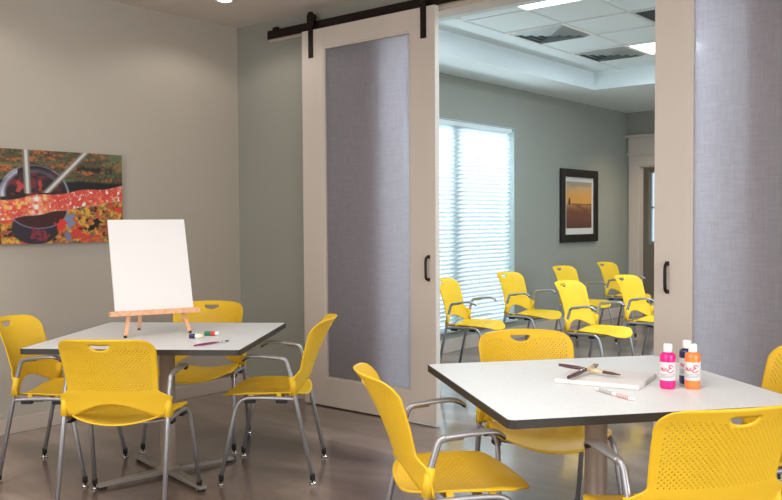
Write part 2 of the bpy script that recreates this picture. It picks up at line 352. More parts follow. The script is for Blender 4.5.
for i in range(ns):
    z = z0+(z1-z0)*i/(ns-1); c, s = math.cos(rad(45))*.025, -math.sin(rad(45))*.025
    vs = [bm.verts.new(p) for p in ((X2-.032-c, WY0+.02, z+s), (X2-.032+c, WY0+.02, z-s), (X2-.032+c, WY1-.03, z-s), (X2-.032-c, WY1-.03, z+s))]
    bm.faces.new(vs)
bmesh.ops.solidify(bm, geom=bm.faces[:], thickness=.002)
o = child(obj('slats', bm, 'slat'), bl)
child(obj('bottom_rail', boxes(((X2-.05, WY0+.02, WZ0+.022), (X2-.012, WY1-.03, WZ0+.04))), 'slat'), bl)
bm = bmesh.new()
for y in (5.3, 6.0, 6.7, 7.4, 7.95): box(bm, (X2-.0035, y-.003, z0), (X2-.0015, y+.003, z1))
child(obj('ladder_cords', bm, 'slat'), bl)
# ground outside the windows
st('ground_outside', boxes(((-14, 3, -.35), (-5.65, 12, -.25)), ((2.9, -3, -.35), (9, 6, -.25))), 'ground')

# ------------------------------------------------------------------ ceiling fixtures
def fixture(name, i, j, label, cat, group=None):
    return empty(name, ((TX[i]+TX[i+1])/2, (TY[j]+TY[j+1])/2, TZ), 0, label, cat, group)
for n, (i, j) in enumerate(LIT):
    lab = ['lit square ceiling light nearest the sliding door in the back room tray', 'lit square ceiling light at the far end of the tray, half behind the right door',
           'lit square ceiling light in the near middle of the tray, above the picture edge', 'lit square ceiling light in the near right corner of the tray, out of view', 'lit square ceiling light in the far right corner of the tray, out of view'][n]
    f = fixture('ceiling_light', i, j, lab, 'ceiling light', None)
    obj('frame', boxes(((-.285, -.285, -.014), (.285, -.262, 0)), ((-.285, .262, -.014), (.285, .285, 0)), ((-.285, -.262, -.014), (-.262, .262, 0)), ((.262, -.262, -.014), (.285, .262, 0))), 'cantrim', f)
    obj('diffuser', boxes(((-.262, -.262, -.010), (.262, .262, -.001))), 'tro', f)
for n, (i, j) in enumerate([(0, 2), (0, 4)]):
    f = fixture('ceiling_vent', i, j, ['square louvred air vent in the tray ceiling, nearer the sliding doors', 'square louvred air vent in the tray ceiling, farther one beside the lit panel'][n], 'air vent')
    bm = bmesh.new()
    for k in range(4):
        r0 = .262-.064*k; r1 = r0-.040; za = -.004; zb = -.026
        q0 = [bm.verts.new((sx*r0, sy*r0, za)) for sx, sy in ((-1, -1), (1, -1), (1, 1), (-1, 1))]
        q1 = [bm.verts.new((sx*r1, sy*r1, zb)) for sx, sy in ((-1, -1), (1, -1), (1, 1), (-1, 1))]
        for a in range(4):
            b = (a+1) % 4
            bm.faces.new((q0[a], q0[b], q1[b], q1[a]))
    bmesh.ops.solidify(bm, geom=bm.faces[:], thickness=.0015)
    obj('louvres', bm, 'slate', f)
    obj('frame', boxes(((-.285, -.285, -.010), (.285, -.262, 0)), ((-.285, .262, -.010), (.285, .285, 0)), ((-.285, -.262, -.010), (-.262, .262, 0)), ((.262, -.262, -.010), (.285, .262, 0))), 'cantrim', f)
    obj('backing', boxes(((-.262, -.262, -.003), (.262, .262, -.0005))), 'bark', f)
f = fixture('return_grille', 2, 2, 'dark grey return air grille in the tray ceiling beside the right door', 'air vent')
obj('frame', boxes(((-.285, -.285, -.010), (.285, -.262, 0)), ((-.285, .262, -.010), (.285, .285, 0)), ((-.285, -.262, -.010), (-.262, .262, 0)), ((.262, -.262, -.010), (.285, .262, 0))), 'slate', f)
bm = bmesh.new()
for k in range(20): box(bm, (-.262, -.262+.0262*k, -.008), (.262, -.262+.0262*k+.012, -.001))
obj('grille_bars', bm, 'bark', f)
# sprinkler head near the first vent
bm = bmesh.new(); lathe(bm, [(.03, 0), (.03, -.006), (.008, -.008), (.008, -.03), (.018, -.032), (.018, -.036)], 16, (0, 0, 0))
o = obj('sprinkler_head', bm, 'cantrim'); o.location = (-3.95, 5.62, TZ); tag(o, 'small white sprinkler head in the tray ceiling', 'sprinkler')
for n, (x, y) in enumerate(CANS):
    lab = 'small round recessed downlight in the front room ceiling above the left table'
    f = empty('downlight', (x, y, HC), 0, [lab, 'round recessed downlight along the left wall beside the canvas print, above the frame', 'round recessed downlight along the left wall, nearest the rear wall'][n], 'ceiling light', None)
    bm = bmesh.new(); lathe(bm, [(.062, 0), (.062, -.006), (.05, -.007), (.048, -.001)], 32); obj('trim_ring', bm, 'cantrim', f)
    bm = bmesh.new(); lathe(bm, [(.047, -.001), (.047, -.004)], 32); obj('lens', bm, 'lamp', f)

# ------------------------------------------------------------------ barn doors
DW, DT, DTOP = 1.178, .044, 2.648
def barn_door(name, x0, handle_x, label):
    d = empty(name, (x0+.003, YW-.066, .008), 0, label, 'sliding door')
    z0, z1 = 0, DTOP-.008; y0, y1 = -.022, .022; s0, s1 = .208, .198; zb, zt = .195, 2.505
    if handle_x < DW/2: s0, s1 = .188, .208
    obj('door_frame', boxes(((0, y0, z0), (s0, y1, z1)), ((DW-s1, y0, z0), (DW, y1, z1)), ((s0, y0, z0), (DW-s1, y1, zb)), ((s0, y0, zt), (DW-s1, y1, z1))), 'door', d, bevel=.0025)
    bd = .012
    obj('glazing_bead', boxes(((s0, y0+.004, zb), (s0+bd, y1-.004, zt)), ((DW-s1-bd, y0+.004, zb), (DW-s1, y1-.004, zt)), ((s0+bd, y0+.004, zb), (DW-s1-bd, y1-.004, zb+bd)), ((s0+bd, y0+.004, zt-bd), (DW-s1-bd, y1-.004, zt))), 'door', d)
    g = obj('glass_panel', boxes(((s0+bd, -.003, zb+bd), (DW-s1-bd, .003, zt-bd))), 'frost', d)
    g['label'] = 'fibrous frosted lavender grey glass panel'
    hx = handle_x; bm = bmesh.new()
    tube(bm, spline([(hx, y0+.002, .925), (hx, y0-.020, .928), (hx, y0-.032, .945), (hx, y0-.034, 1.0), (hx, y0-.032, 1.05), (hx, y0-.020, 1.067), (hx, y0+.002, 1.070)], 4), .0085, 10)
    for z in (.925, 1.070): box(bm, (hx-.010, y0-.003, z-.011), (hx+.010, y0+.001, z+.011))
    obj('pull_handle', bm, 'black', d)
    for hxx in (.093+.0, DW-.088):
        bm = bmesh.new(); box(bm, (hxx-.022, y0-.006, 2.452-.008), (hxx+.022, y0, 2.74-.008))
        lathe_pts = []
        # rounded top plate that carries the wheel over the rail
        n = 16; front = [bm.verts.new((hxx+.034*math.cos(math.pi*k/n), y0-.0065, 2.735+.034*math.sin(math.pi*k/n))) for k in range(n+1)]
        back = [bm.verts.new((v.co.x, y0-.0005, v.co.z)) for v in front]
        fb = [bm.verts.new((hxx-.034, y0-.0065, 2.67)), bm.verts.new((hxx+.034, y0-.0065, 2.67))]; bb = [bm.verts.new((hxx-.034, y0-.0005, 2.67)), bm.verts.new((hxx+.034, y0-.0005, 2.67))]
        L1 = front+fb; L2 = back+bb; bm.faces.new(L1[::-1]); bm.faces.new(L2)
        for k in range(len(L1)): bm.faces.new((L1[k], L1[(k+1) % len(L1)], L2[(k+1) % len(L1)], L2[k]))
        h = obj('hanger_strap', bm, 'black', d)
        bm = bmesh.new()
        tube(bm, [(hxx, y0+.002, 2.728), (hxx, .010, 2.728)], .028, 20); obj('wheel', bm, 'black', h)
        bm = bmesh.new()
        for z in (2.48, 2.56, 2.728): tube(bm, [(hxx, y0-.006, z-.008), (hxx, y0-.012, z-.008)], .009, 6)
        obj('bolt', bm, 'black', h)
    return d
barn_door('sliding_barn_door', -4.396, DW-.055, 'cream framed sliding barn door with frosted glass at left of the opening')
barn_door('sliding_barn_door', -1.800, .072, 'cream framed sliding barn door with frosted glass behind the paint bottles')
bm = boxes(((-4.775, YW-.066, 2.650), (.55, YW-.058, 2.712)))
rl = obj('barn_door_rail', bm, 'black'); tag(rl, 'long black iron track rail above both sliding doors', 'door rail')
for x in (-4.60, -3.9, -3.1, -2.3, -1.5, -.6, .3):
    bm = bmesh.new(); tube(bm, [(x, YW-.070, 2.682), (x, YW-.018, 2.682)], .012, 12); obj('standoff_bolt', bm, 'black', rl)
bm = boxes(((-4.71, YW-.074, 2.705), (-4.66, YW-.054, 2.728))); obj('end_stop', bm, 'black', rl)

# ------------------------------------------------------------------ printed pictures (vertex colours are the print)
rng = np.random.default_rng(3)
def smooth_noise(h, w, cells, seed):
    r = np.random.default_rng(seed); out = np.zeros((h, w)); amp = 1; tot = 0
    for o in range(4):
        cy, cx = int(cells[0]*2**o)+2, int(cells[1]*2**o)+2
        g = r.random((cy, cx)); yy = np.linspace(0, cy-1.001, h); xx = np.linspace(0, cx-1.001, w)
        yi = yy.astype(int); xi = xx.astype(int); fy = (yy-yi)[:, None]; fx = (xx-xi)[None]
        fy = fy*fy*(3-2*fy); fx = fx*fx*(3-2*fx)
        v = (g[yi][:, xi]*(1-fy)*(1-fx)+g[yi+1][:, xi]*fy*(1-fx)+g[yi][:, xi+1]*(1-fy)*fx+g[yi+1][:, xi+1]*fy*fx)
        out += v*amp; tot += amp; amp *= .6
    return out/tot
def printed(name, rgb, fpos, m, parent=None):
    """rgb: (h,w,3) sRGB 0..255, row 0 at the bottom; fpos(s,t)->point"""
    h, w, _ = rgb.shape
    s = np.linspace(0, 1, w); t = np.linspace(0, 1, h)
    verts = [fpos(a, b) for b in t for a in s]
    faces = [(j*w+i, j*w+i+1, (j+1)*w+i+1, (j+1)*w+i) for j in range(h-1) for i in range(w-1)]
    me = bpy.data.meshes.new(name); me.from_pydata(verts, [], faces); me.materials.append(M[m])
    c = np.clip(rgb/255, 0, 1); l = np.where(c <= .04045, c/12.92, ((c+.055)/1.055)**2.4)
    at = me.color_attributes.new('Col', 'FLOAT_COLOR', 'POINT')
    at.data.foreach_set('color', np.concatenate([l, np.ones((h, w, 1))], 2).reshape(-1).astype(np.float32))
    me.polygons.foreach_set('use_smooth', [True]*len(faces)); me.update()
    o = bpy.data.objects.new(name, me); COL.objects.link(o)
    if parent: o.parent = parent
    return o

# large canvas print on the left wall: a rust-red bar across dark round machine parts
PY0, PY1, PZ0, PZ1 = 2.13, 3.332, 1.176, 1.765
H, Wd = 170, 346
yy, xx = np.mgrid[0:H, 0:Wd]; s = PY0+(PY1-PY0)*xx/(Wd-1); t = yy/(H-1)
X = (s-2.48)/(3.332-2.48)*553; Y = (1-t)*415+55-0*X           # picture coordinates, y downwards
n1 = smooth_noise(H, Wd, (10, 12), 1); n2 = smooth_noise(H, Wd, (22, 40), 2); n3 = smooth_noise(H, Wd, (30, 14), 5); n4 = smooth_noise(H, Wd, (40, 70), 7)
def C(*c): return np.array(c, float)[None, None]
def mixm(a, b, k): k = np.clip(k, 0, 1)[..., None]; return a*(1-k)+b*k
n5 = smooth_noise(H, Wd, (5, 9), 11); n6 = smooth_noise(H, Wd, (26, 10), 13)
img = mixm(C(80, 72, 44), C(84, 100, 68), (n3-.42)*4)
img = mixm(img, C(168, 96, 50), (n6*.6+n2*.4-.50)*9)
img = mixm(img, C(64, 54, 38), (n4-.54)*7)
img = mixm(img, C(104, 122, 92), ((X-420)/130)*(1-(Y-60)/110)*.8)
img = mixm(img, C(34, 30, 24), (1.1-np.hypot((X-415)/75, (Y-138)/14)-(n2-.5)*4)*1.2)
low = mixm(C(168, 92, 48), C(214, 164, 58), (n2-.46)*6); low = mixm(low, C(200, 62, 48), (n1-.55)*10); low = mixm(low, C(30, 24, 22), (.38-n2)*12)
low = mixm(low, C(92, 108, 62), (n4-.60)*10)
img = mixm(img, low, (Y-262+(n1-.5)*40)/14)
img = mixm(img, C(18, 14, 16), np.clip((Y-186+(n1-.5)*16)/10, 0, 1)*np.clip((268-Y)/12, 0, 1))
R1 = np.hypot((X-148)/150, (Y-255)/135)
img = mixm(img, mixm(C(34, 22, 26), C(70, 40, 44), (n5-.5)*4), (1.02-R1)*30)
img = mixm(img, C(110, 40, 44), ((n1-.5)*8)*(R1 < .8))
img = mixm(img, C(150, 150, 170), 1-abs(R1-.98)*22-(n1-.4)*1.2)
img = mixm(img, C(190, 194, 212), (1-abs(R1-.90)*8)*(X < 78)*(Y < 262)*(.55+n5)); img = mixm(img, C(96, 96, 120), (1-abs(R1-.80)*9)*(X > 120)*(Y < 200)*.7)
img = mixm(img, C(26, 24, 28), (.1-np.abs(X+90-(Y-255)*.1)/900)*30*(X < 5))
R2 = np.hypot((X-165)/125, (Y-320)/82)
img = mixm(img, C(44, 34, 44), (1.0-np.hypot((X-150)/105, (Y-400)/75))*14)
img = mixm(img, C(60, 22, 20), (1-R2)*16*(Y > 300)); img = mixm(img, C(128, 134, 160), (1-abs(R2-1)*22)*(Y > 320))
for (cx, cy, a, b, c) in ((300, 372, 20, 34, (120, 132, 160)), (292, 440, 12, 22, (110, 122, 150)), (262, 390, 22, 22, (215, 52, 40)), (340, 405, 24, 18, (205, 60, 44)), (165, 430, 28, 24, (130, 44, 60)), (390, 405, 34, 12, (16, 14, 16)), (430, 375, 18, 20, (20, 16, 16)), (85, 215, 12, 24, (176, 66, 58)), (172, 215, 10, 22, (176, 60, 50))):
    img = mixm(img, C(*c), (1.15-np.hypot((X-cx)/a, (Y-cy)/b)-(n2-.5)*3)*3)
rod = lambda x0, y0, x1, y1, w0: (w0-np.abs((X-x0)*(y1-y0)-(Y-y0)*(x1-x0))/math.hypot(x1-x0, y1-y0))/3*((Y < max(y0, y1)) & (Y > min(y0, y1)-20))
for (a, wd) in (((112, 50, 118, 248), 16), ((372, 60, 198, 242), 15)):
    img = mixm(img, C(120, 116, 112), rod(*a, wd)); img = mixm(img, C(196, 196, 190), rod(*a, wd*.5))
yt = 276-(X/550)*72+5*np.sin(X/33); yb = 368-(np.maximum(X, 0)/553)*92+3*np.sin(X/21)
inb = np.clip(np.minimum(Y-yt, yb-Y)/3, 0, 1)*(X > 0)
bar = mixm(C(206, 72, 58), C(222, 120, 78), (n5*.5+n2*.5-.47)*8); bar = mixm(bar, C(228, 176, 92), (n2-.56)*8*(X < 200)); bar = mixm(bar, C(232, 186, 168), (n4-.62)*9); bar = mixm(bar, C(232, 226, 220), (1-np.abs(X-150)/34)*(n2-.35)*4)
bar = mixm(bar, C(228, 220, 212), 1-(yb-Y)/5)
img = img*(1-inb[..., None])+bar*inb[..., None]
pa = empty('canvas_print', (XL, (PY0+PY1)/2, (PZ0+PZ1)/2), 0, 'wide unframed colourful canvas print of rusty red machinery on the left wall', 'wall art')
cy, cz = (PY0+PY1)/2, (PZ0+PZ1)/2
obj('stretcher', boxes(((.002, PY0-cy, PZ0-cz), (.0295, PY1-cy, PZ1-cz))), 'bark', pa)
printed('printed_face', img, lambda a, b: (.0305, PY0-cy+(PY1-PY0)*a, PZ0-cz+(PZ1-PZ0)*b), 'print_m', pa)

# framed sunset print on the back room's window wall
FY0, FY1, FZ0, FZ1 = 9.09, 10.04, 1.03, 1.915
fy, fz = (FY0+FY1)/2, (FZ0+FZ1)/2; hw, hh = (FY1-FY0)/2, (FZ1-FZ0)/2
fr = empty('framed_picture', (X2, fy, fz), 0, 'black framed sunset seascape print with white mat on the back room wall', 'picture')
b = .095
obj('frame', boxes(((.002, -hw, -hh), (.035, -hw+b, hh)), ((.002, hw-b, -hh), (.035, hw, hh)), ((.002, -hw+b, -hh), (.035, hw-b, -hh+b)), ((.002, -hw+b, hh-b), (.035, hw-b, hh))), 'frame', fr, bevel=.004)
obj('mat_board', boxes(((.004, -hw+b, -hh+b), (.012, hw-b, hh-b))), 'matb', fr)
h2, w2 = 90, 60; yy, xx = np.mgrid[0:h2, 0:w2]; t = yy/(h2-1); q = xx/(w2-1); n = smooth_noise(h2, w2, (14, 3), 9)
im = mixm(C(92, 52, 50), C(150, 92, 62), t*2.2); im = mixm(im, C(178, 140, 90), (t-.40)*10*(t < .52))
im = mixm(im, C(232, 168, 84), (t-.51)*60); im = mixm(im, C(222, 178, 120), (t-.66)*6); im = mixm(im, C(176, 158, 142), (t-.82)*7+(n-.5)*2*(t > .7))
im = mixm(im, C(104, 60, 44), (n-.5)*3*(t < .5))
tw = (np.abs(q-.12) < .045*(1-(t-.5)*2.5)) & (t > .5) & (t < .66); im = mixm(im, C(84, 56, 52), tw*1.0)
im = mixm(im, C(150, 96, 60), ((t > .495) & (t < .52+.02*n) & (q > .2))*1.0)
printed('print', im, lambda a, c: (.0135, (-hw+b+.05)+(2*hw-2*b-.1)*a, (-hh+b+.075)+(2*hh-2*b-.13)*c), 'print_m', fr)
obj('glazing', boxes(((.016, -hw+b, -hh+b), (.018, hw-b, hh-b))), 'glass', fr)

# ------------------------------------------------------------------ tables
def rounded_square(h, r, n=8):
    out = []
    for cx, cy, a0 in ((h-r, h-r, 0), (-h+r, h-r, 90), (-h+r, -h+r, 180), (h-r, -h+r, 270)):
        for k in range(n+1):
            a = rad(a0+90*k/n); out.append((cx+r*math.cos(a), cy+r*math.sin(a)))
    return out
def slab(bm, loop, z0, z1):
    lo = [bm.verts.new((x, y, z0)) for x, y in loop]; hi = [bm.verts.new((x, y, z1)) for x, y in loop]
    bm.faces.new(lo[::-1]); bm.faces.new(hi); n = len(loop)
    for i in range(n): bm.faces.new((lo[i], lo[(i+1) % n], hi[(i+1) % n], hi[i]))
def table(x, y, a, s, label):
    t = empty('square_table', (x, y, 0), a, label, 'table', None); h = s/2
    bm = bmesh.new(); slab(bm, rounded_square(h-.004, .021), .706, .73); obj('tabletop', bm, 'top', t)
    bm = bmesh.new()                                         # the dark vinyl band around the edge
    o0 = rounded_square(h, .025); i0 = rounded_square(h-.0042, .021); n = len(o0)
    prof = [(1, .7045), (1, .7285), (.5, .7300), (0, .7302), (0, .7045)]
    rings = [[bm.verts.new((i0[k][0]+(o0[k][0]-i0[k][0])*f, i0[k][1]+(o0[k][1]-i0[k][1])*f, z)) for k in range(n)] for f, z in prof]
    for q in range(len(prof)):
        for k in range(n): bm.faces.new((rings[q][k], rings[q][(k+1) % n], rings[(q+1) % 5][(k+1) % n], rings[(q+1) % 5][k]))
    bmesh.ops.recalc_face_normals(bm, faces=bm.faces); e = obj('edge_band', bm, 'edge', t, smooth=False); e['label'] = 'dark vinyl edge band'
    bm = bmesh.new(); lathe(bm, [(.06, .03), (.06, .045), (.040, .05), (.040, .664), (.05, .672)], 32); obj('column', bm, 'col', t)
    bm = bmesh.new()
    for k in range(4):
        c, s_ = math.cos(rad(45+90*k)), math.sin(rad(45+90*k)); vs = box(bm, (0, -.022, .672), (.40, .022, .704))
        for v in vs:
            if v.co.x > .3 and v.co.z < .69: v.co.z = .694
            v.co = Vector((c*v.co.x-s_*v.co.y, s_*v.co.x+c*v.co.y, v.co.z))
    obj('top_bracket', bm, 'col', t)
    for k in range(4):
        bm = bmesh.new(); c, s_ = math.cos(rad(45+90*k)), math.sin(rad(45+90*k))
        L0, L1 = (.0 if k % 2 == 0 else .028), .375
        vs = box(bm, (L0, -.026, .014), (L1, .026, .044))
        for v in vs:
            if v.co.x > .3: v.co.z = .012 if v.co.z < .02 else .026; v.co.y *= .8
            v.co = Vector((c*v.co.x-s_*v.co.y, s_*v.co.x+c*v.co.y, v.co.z))
        ft = obj('base_foot', bm, 'foot', t, bevel=.004)
        bm = bmesh.new(); lathe(bm, [(.02, 0), (.02, .008), (.008, .009), (.008, .02)], 16, (c*.35, s_*.35, 0)); obj('glide', bm, 'rubber', ft)
    return t
table(-3.695, 2.629, .6137, 1.036, 'square light grey table with the small easel standing on it')
table(-1.381, 2.797, .8907, 1.002, 'square light grey table with the three paint bottles on it')

# ------------------------------------------------------------------ chair
def yc(z): return np.interp(z, [.43, .48, .52, .58, .64, .70, .75, .78, .815], [-.176, -.186, -.196, -.216, -.240, -.268, -.294, -.312, -.336])
def backy(x, z): return yc(z) + (.88 if z < .55 else .88+.70*min(1, (z-.55)/.2))*x*x
ZT = .808
def hwid(z):
    if z < .533: return .252
    if z < .572:
        k = (z-.533)/.039; k = k*k*(3-2*k); return .252-.047*k
    w = .205+.010*min(1, (z-.572)/.17)
    if z > ZT-.055: w = w-.055+math.sqrt(max(0, .055**2-(z-ZT+.055)**2))
    return w
def grid_sheet(P, hole, skip, surf, thick):
    """P[j][i]=(a,b) planar points; hole/skip(a,b,i,j) per cell; surf maps (a,b) to 3-D"""
    nj, ni = len(P)-1, len(P[0])-1; bm = bmesh.new(); V = {}
    sk = {(i, j) for j in range(nj) for i in range(ni) if skip((P[j][i][0]+P[j+1][i+1][0])/2, (P[j][i][1]+P[j+1][i+1][1])/2)}
    if sk:                                               # pull the rim of the cut-out onto its outline
        touched = set()
        for (i, j) in sk: touched |= {(i, j), (i+1, j), (i, j+1), (i+1, j+1)}
        for (i, j) in touched:
            cells = [(i-1, j-1), (i, j-1), (i-1, j), (i, j)]
            if all(c in sk for c in cells): continue
            P[j][i] = SNAP(*P[j][i])
    def vert(a, b): return bm.verts.new(surf(a, b))
    for j in range(nj+1):
        for i in range(ni+1): V[i, j] = vert(*P[j][i])
    for j in range(nj):
        for i in range(ni):
            if (i, j) in sk: continue
            c = [V[i, j], V[i+1, j], V[i+1, j+1], V[i, j+1]]; q = [P[j][i], P[j][i+1], P[j+1][i+1], P[j+1][i]]
            am = sum(p[0] for p in q)/4; bmid = sum(p[1] for p in q)/4
            if (i+j) % 2 == 0 and hole(am, bmid) and not any((i+di, j+dj) in sk for di in (-1, 0, 1) for dj in (-1, 0, 1)):
                inner = []
                for (u, v) in ((.20, .16), (.62, .16), (.80, .84), (.38, .84)):
                    a = (q[0][0]*(1-u)+q[1][0]*u)*(1-v)+(q[3][0]*(1-u)+q[2][0]*u)*v
                    b = (q[0][1]*(1-u)+q[1][1]*u)*(1-v)+(q[3][1]*(1-u)+q[2][1]*u)*v
                    inner.append(vert(a, b))
                for k in range(4): bm.faces.new((c[k], c[(k+1) % 4], inner[(k+1) % 4], inner[k]))
            else: bm.faces.new(c)
    bmesh.ops.delete(bm, geom=[v for v in bm.verts if not v.link_faces], context='VERTS')
    bmesh.ops.recalc_face_normals(bm, faces=bm.faces)
    bmesh.ops.solidify(bm, geom=bm.faces[:], thickness=thick)
    for f in bm.faces: f.smooth = True
    return bm
def SNAP(a, b):
    if b > .781 and abs(a) < .040: return (a, .789)
    ang = math.atan2(b-.789, a)
    if ang > 0: ang = 0 if a > 0 else -math.pi
    return (.046*math.cos(ang), .789+.026*math.sin(ang))
def make_backrest():
    rows = [0, .2, .4, .6, .8, 1.0]; NI = 54; P = []
    for f in rows:
        row = []
        for i in range(NI+1):
            u = -1+2*i/NI; zb = .444+.066*max(0, 1-(u/.80)**2)**1.4; z = zb+(.535-zb)*f; row.append((u*hwid(z), z))
        P.append(row)
    for z in list(np.linspace(.5445, ZT, 33)):
        row = []
        for i in range(NI+1):
            u = -1+2*i/NI; k = (z-.5445)/(ZT-.5445); row.append((u*hwid(z), z+.007*(1-u*u)*k))
        P.append(row)
    hole = lambda a, b: .568 < b < .776 and abs(a) < hwid(b)-.024
    skip = lambda a, b: b < .789 and (a/.046)**2+((.789-b)/.026)**2 < 1.0
    return grid_sheet(P, hole, skip, lambda a, b: (a, backy(a, b), b), .0055)
def seatz(x, y):
    z = .462
    if y < -.12: z += .006*((-.12-y)/.08)**2
    if y > .08: z -= .034*((y-.08)/.17)**2
    q = min(1, abs(x)/.235)
    z -= .048*(1-q*q)**1.2*(1-.55*max(0, (y-.05)/.2))
    if abs(x) > .2: z -= .008*((abs(x)-.2)/.035)**2
    return z
def make_seat():
    NI, NJ = 42, 38; P = []
    for j in range(NJ+1):
        v = j/NJ; row = []
        for i in range(NI+1):
            u = -1+2*i/NI
            y0 = -.195+.05*abs(u)**4; y1 = .250-.075*abs(u)**2.6
            y = y0+(y1-y0)*v
            w = .205+.032*math.sin(min(1, v/.7)*math.pi/2)
            if v > .86: w -= .030*((v-.86)/.14)**2
            row.append((u*w, y))
        P.append(row)
    hole = lambda a, b: -.14 < b < .085 and abs(a) < .175
    return grid_sheet(P, hole, lambda a, b: False, lambda a, b: (a, b, seatz(a, b)), .007)
def make_chair():
    t = empty('stacking_chair', (0, 0, 0), 0, '', 'chair')
    obj('seat', make_seat(), 'yellow', t)
    bm = make_backrest()
    for s in (-1, 1): tube(bm, [(s*.2375, -.1502, .444), (s*.2372, -.1325+.0, .537)], .0162, 16)
    obj('backrest', bm, 'yellow', t)
    for s in (-1, 1):
        bm = bmesh.new()
        tube(bm, [(s*.242, -.236, .03), (s*.2375, -.150, .44), (s*.2372, -.132, .54)]+spline([(s*.2378, -.114, .600), (s*.2385, -.109, .612), (s*.240, -.100, .622), (s*.241, -.082, .627), (s*.242, -.03, .632)], 6), .0112, 12)
        lg = obj('rear_leg', bm, 'metal', t)
        bm = bmesh.new(); lathe(bm, [(.0130, .022), (.0130, .050), (.0118, .053)], 14, (s*.242, -.235, 0)); obj('leg_cap', bm, 'rubber', lg)
        bm = bmesh.new(); lathe(bm, [(.017, 0), (.019, .004), (.017, .009), (.007, .010), (.007, .02)], 14, (s*.242, -.237, 0)); obj('glide', bm, 'steel', lg)
        bm = bmesh.new()
        tube(bm, [(s*.262, .219, .03)]+spline([(s*.247, .150, .36), (s*.242, .132, .402), (s*.238, .105, .424), (s*.234, .06, .430), (s*.232, -.06, .428), (s*.235, -.152, .424)], 6), .0105, 12)
        lg = obj('front_leg', bm, 'metal', t)
        bm = bmesh.new(); lathe(bm, [(.0130, .022), (.0130, .050), (.0118, .053)], 14, (s*.2618, .218, 0)); obj('leg_cap', bm, 'rubber', lg)
        bm = bmesh.new(); lathe(bm, [(.017, 0), (.019, .004), (.017, .009), (.007, .010), (.007, .02)], 14, (s*.262, .219, 0)); obj('glide', bm, 'steel', lg)
        # flat arm with a curved-down tip
        pts = spline([(s*.241, -.088, .628), (s*.243, -.04, .635), (s*.244, .01, .641), (s*.242, .055, .643), (s*.239, .085, .637), (s*.237, .108, .621)], 5)
        n = len(pts); fl = []
        for i in range(n):
            k = i/(n-1); wv = .0125+.011*math.sin(min(1, k*1.8)*math.pi/2) if k < .7 else .0235-.013*((k-.7)/.3)**1.5
            fl.append((wv, .0088 if k < .7 else .0088-.004*(k-.7)/.3))
        bm = bmesh.new(); tube(bm, pts, .01, 14, flat=fl); ar = obj('armrest', bm, 'metal', t)
        bm = bmesh.new(); tube(bm, [(p.x, p.y, p.z-.005) for p in pts[-9:]], .01, 12, flat=[(a*.85, .006) for a, _ in fl[-9:]]); obj('armrest_pad', bm, 'rubber', ar)
    for y in (-.055, .06):
        bm = bmesh.new(); tube(bm, spline([(-.233, y, .4265), (-.19, y, .412), (-.10, y, .399), (0, y, .3965), (.10, y, .399), (.19, y, .412), (.233, y, .4265)], 4), .0075, 10); obj('crossbar', bm, 'metal', t)
    for s in (-1, 1):
        for y in (-.085, .075):
            bm = boxes(((s*.232-.013, y-.028, .404), (s*.232+.013, y+.028, .422))); obj('stacking_bumper', bm, 'rubber', t, bevel=.004)
        for y in (-.07, .07):
            bm = boxes(((s*.226-.008, y-.011, .432), (s*.226+.006, y+.011, .453))); obj('seat_clip', bm, 'yellow', t)
    return t
def copy_tree(o, parent=None):
    c = o.copy(); COL.objects.link(c)
    if parent: c.parent = parent
    for ch in o.children: copy_tree(ch, c)
    return c
chair0 = make_chair()
FG, BG = 'yellow chairs around the two tables', 'yellow chairs in rows in the back room'
CH_ = [(-3.449, 2.238, 35.5, 'yellow perforated chair with its back to us, in front of the easel table', FG),
       (-4.187, 2.336, -54.3, 'yellow chair at the far left, cut by the picture edge, nearest the left wall', FG),
       (-3.336, 3.032, 127.5, 'yellow chair seen from the side between the easel table and left sliding door', FG),
       (-4.091, 3.128, -143.6, 'yellow chair on the far side of the easel table, partly behind the white canvas', FG),
       (-1.699, 2.366, -39.8, 'yellow chair seen from the side at the near left side of the paint bottle table', FG),
       (-1.773, 3.120, -130.2, 'yellow chair facing us across the paint bottle table, in front of the opening', FG),
       (-.971, 2.496, 54.4, 'yellow perforated chair back largest and nearest us at the bottom right corner', FG),
       (-1.003, 3.305, 141, 'yellow chair of which only a sliver of the back shows at the right edge', FG),
       (-4.033, 5.926, -76.8, 'yellow chair in front of the blind, partly hidden by the left sliding door', BG),
       (-4.048, 6.909, -89.2, 'yellow chair at the right end of the bright blind in the back room', BG),
       (-4.144, 8.136, -92.4, 'yellow back room chair mostly hidden behind another yellow chair, below the framed picture', BG),
       (-3.030, 6.167, -91.4, 'nearest of the back room chairs, right above the brushes on the white board', BG),
       (-2.952, 7.082, -92.6, 'yellow back room chair whose seat is cut off by the right sliding door', BG),
       (-4.134, 9.146, -90.7, 'farthest yellow chair, in front of the far doorway casing', BG)]
for n, (x, y, h, lab, g) in enumerate(CH_):
    c = chair0 if n == 0 else copy_tree(chair0)
    c.location = (x, y, 0); c.rotation_euler = (0, 0, rad(h)); c['label'] = lab; c['category'] = 'chair'; c['group'] = g

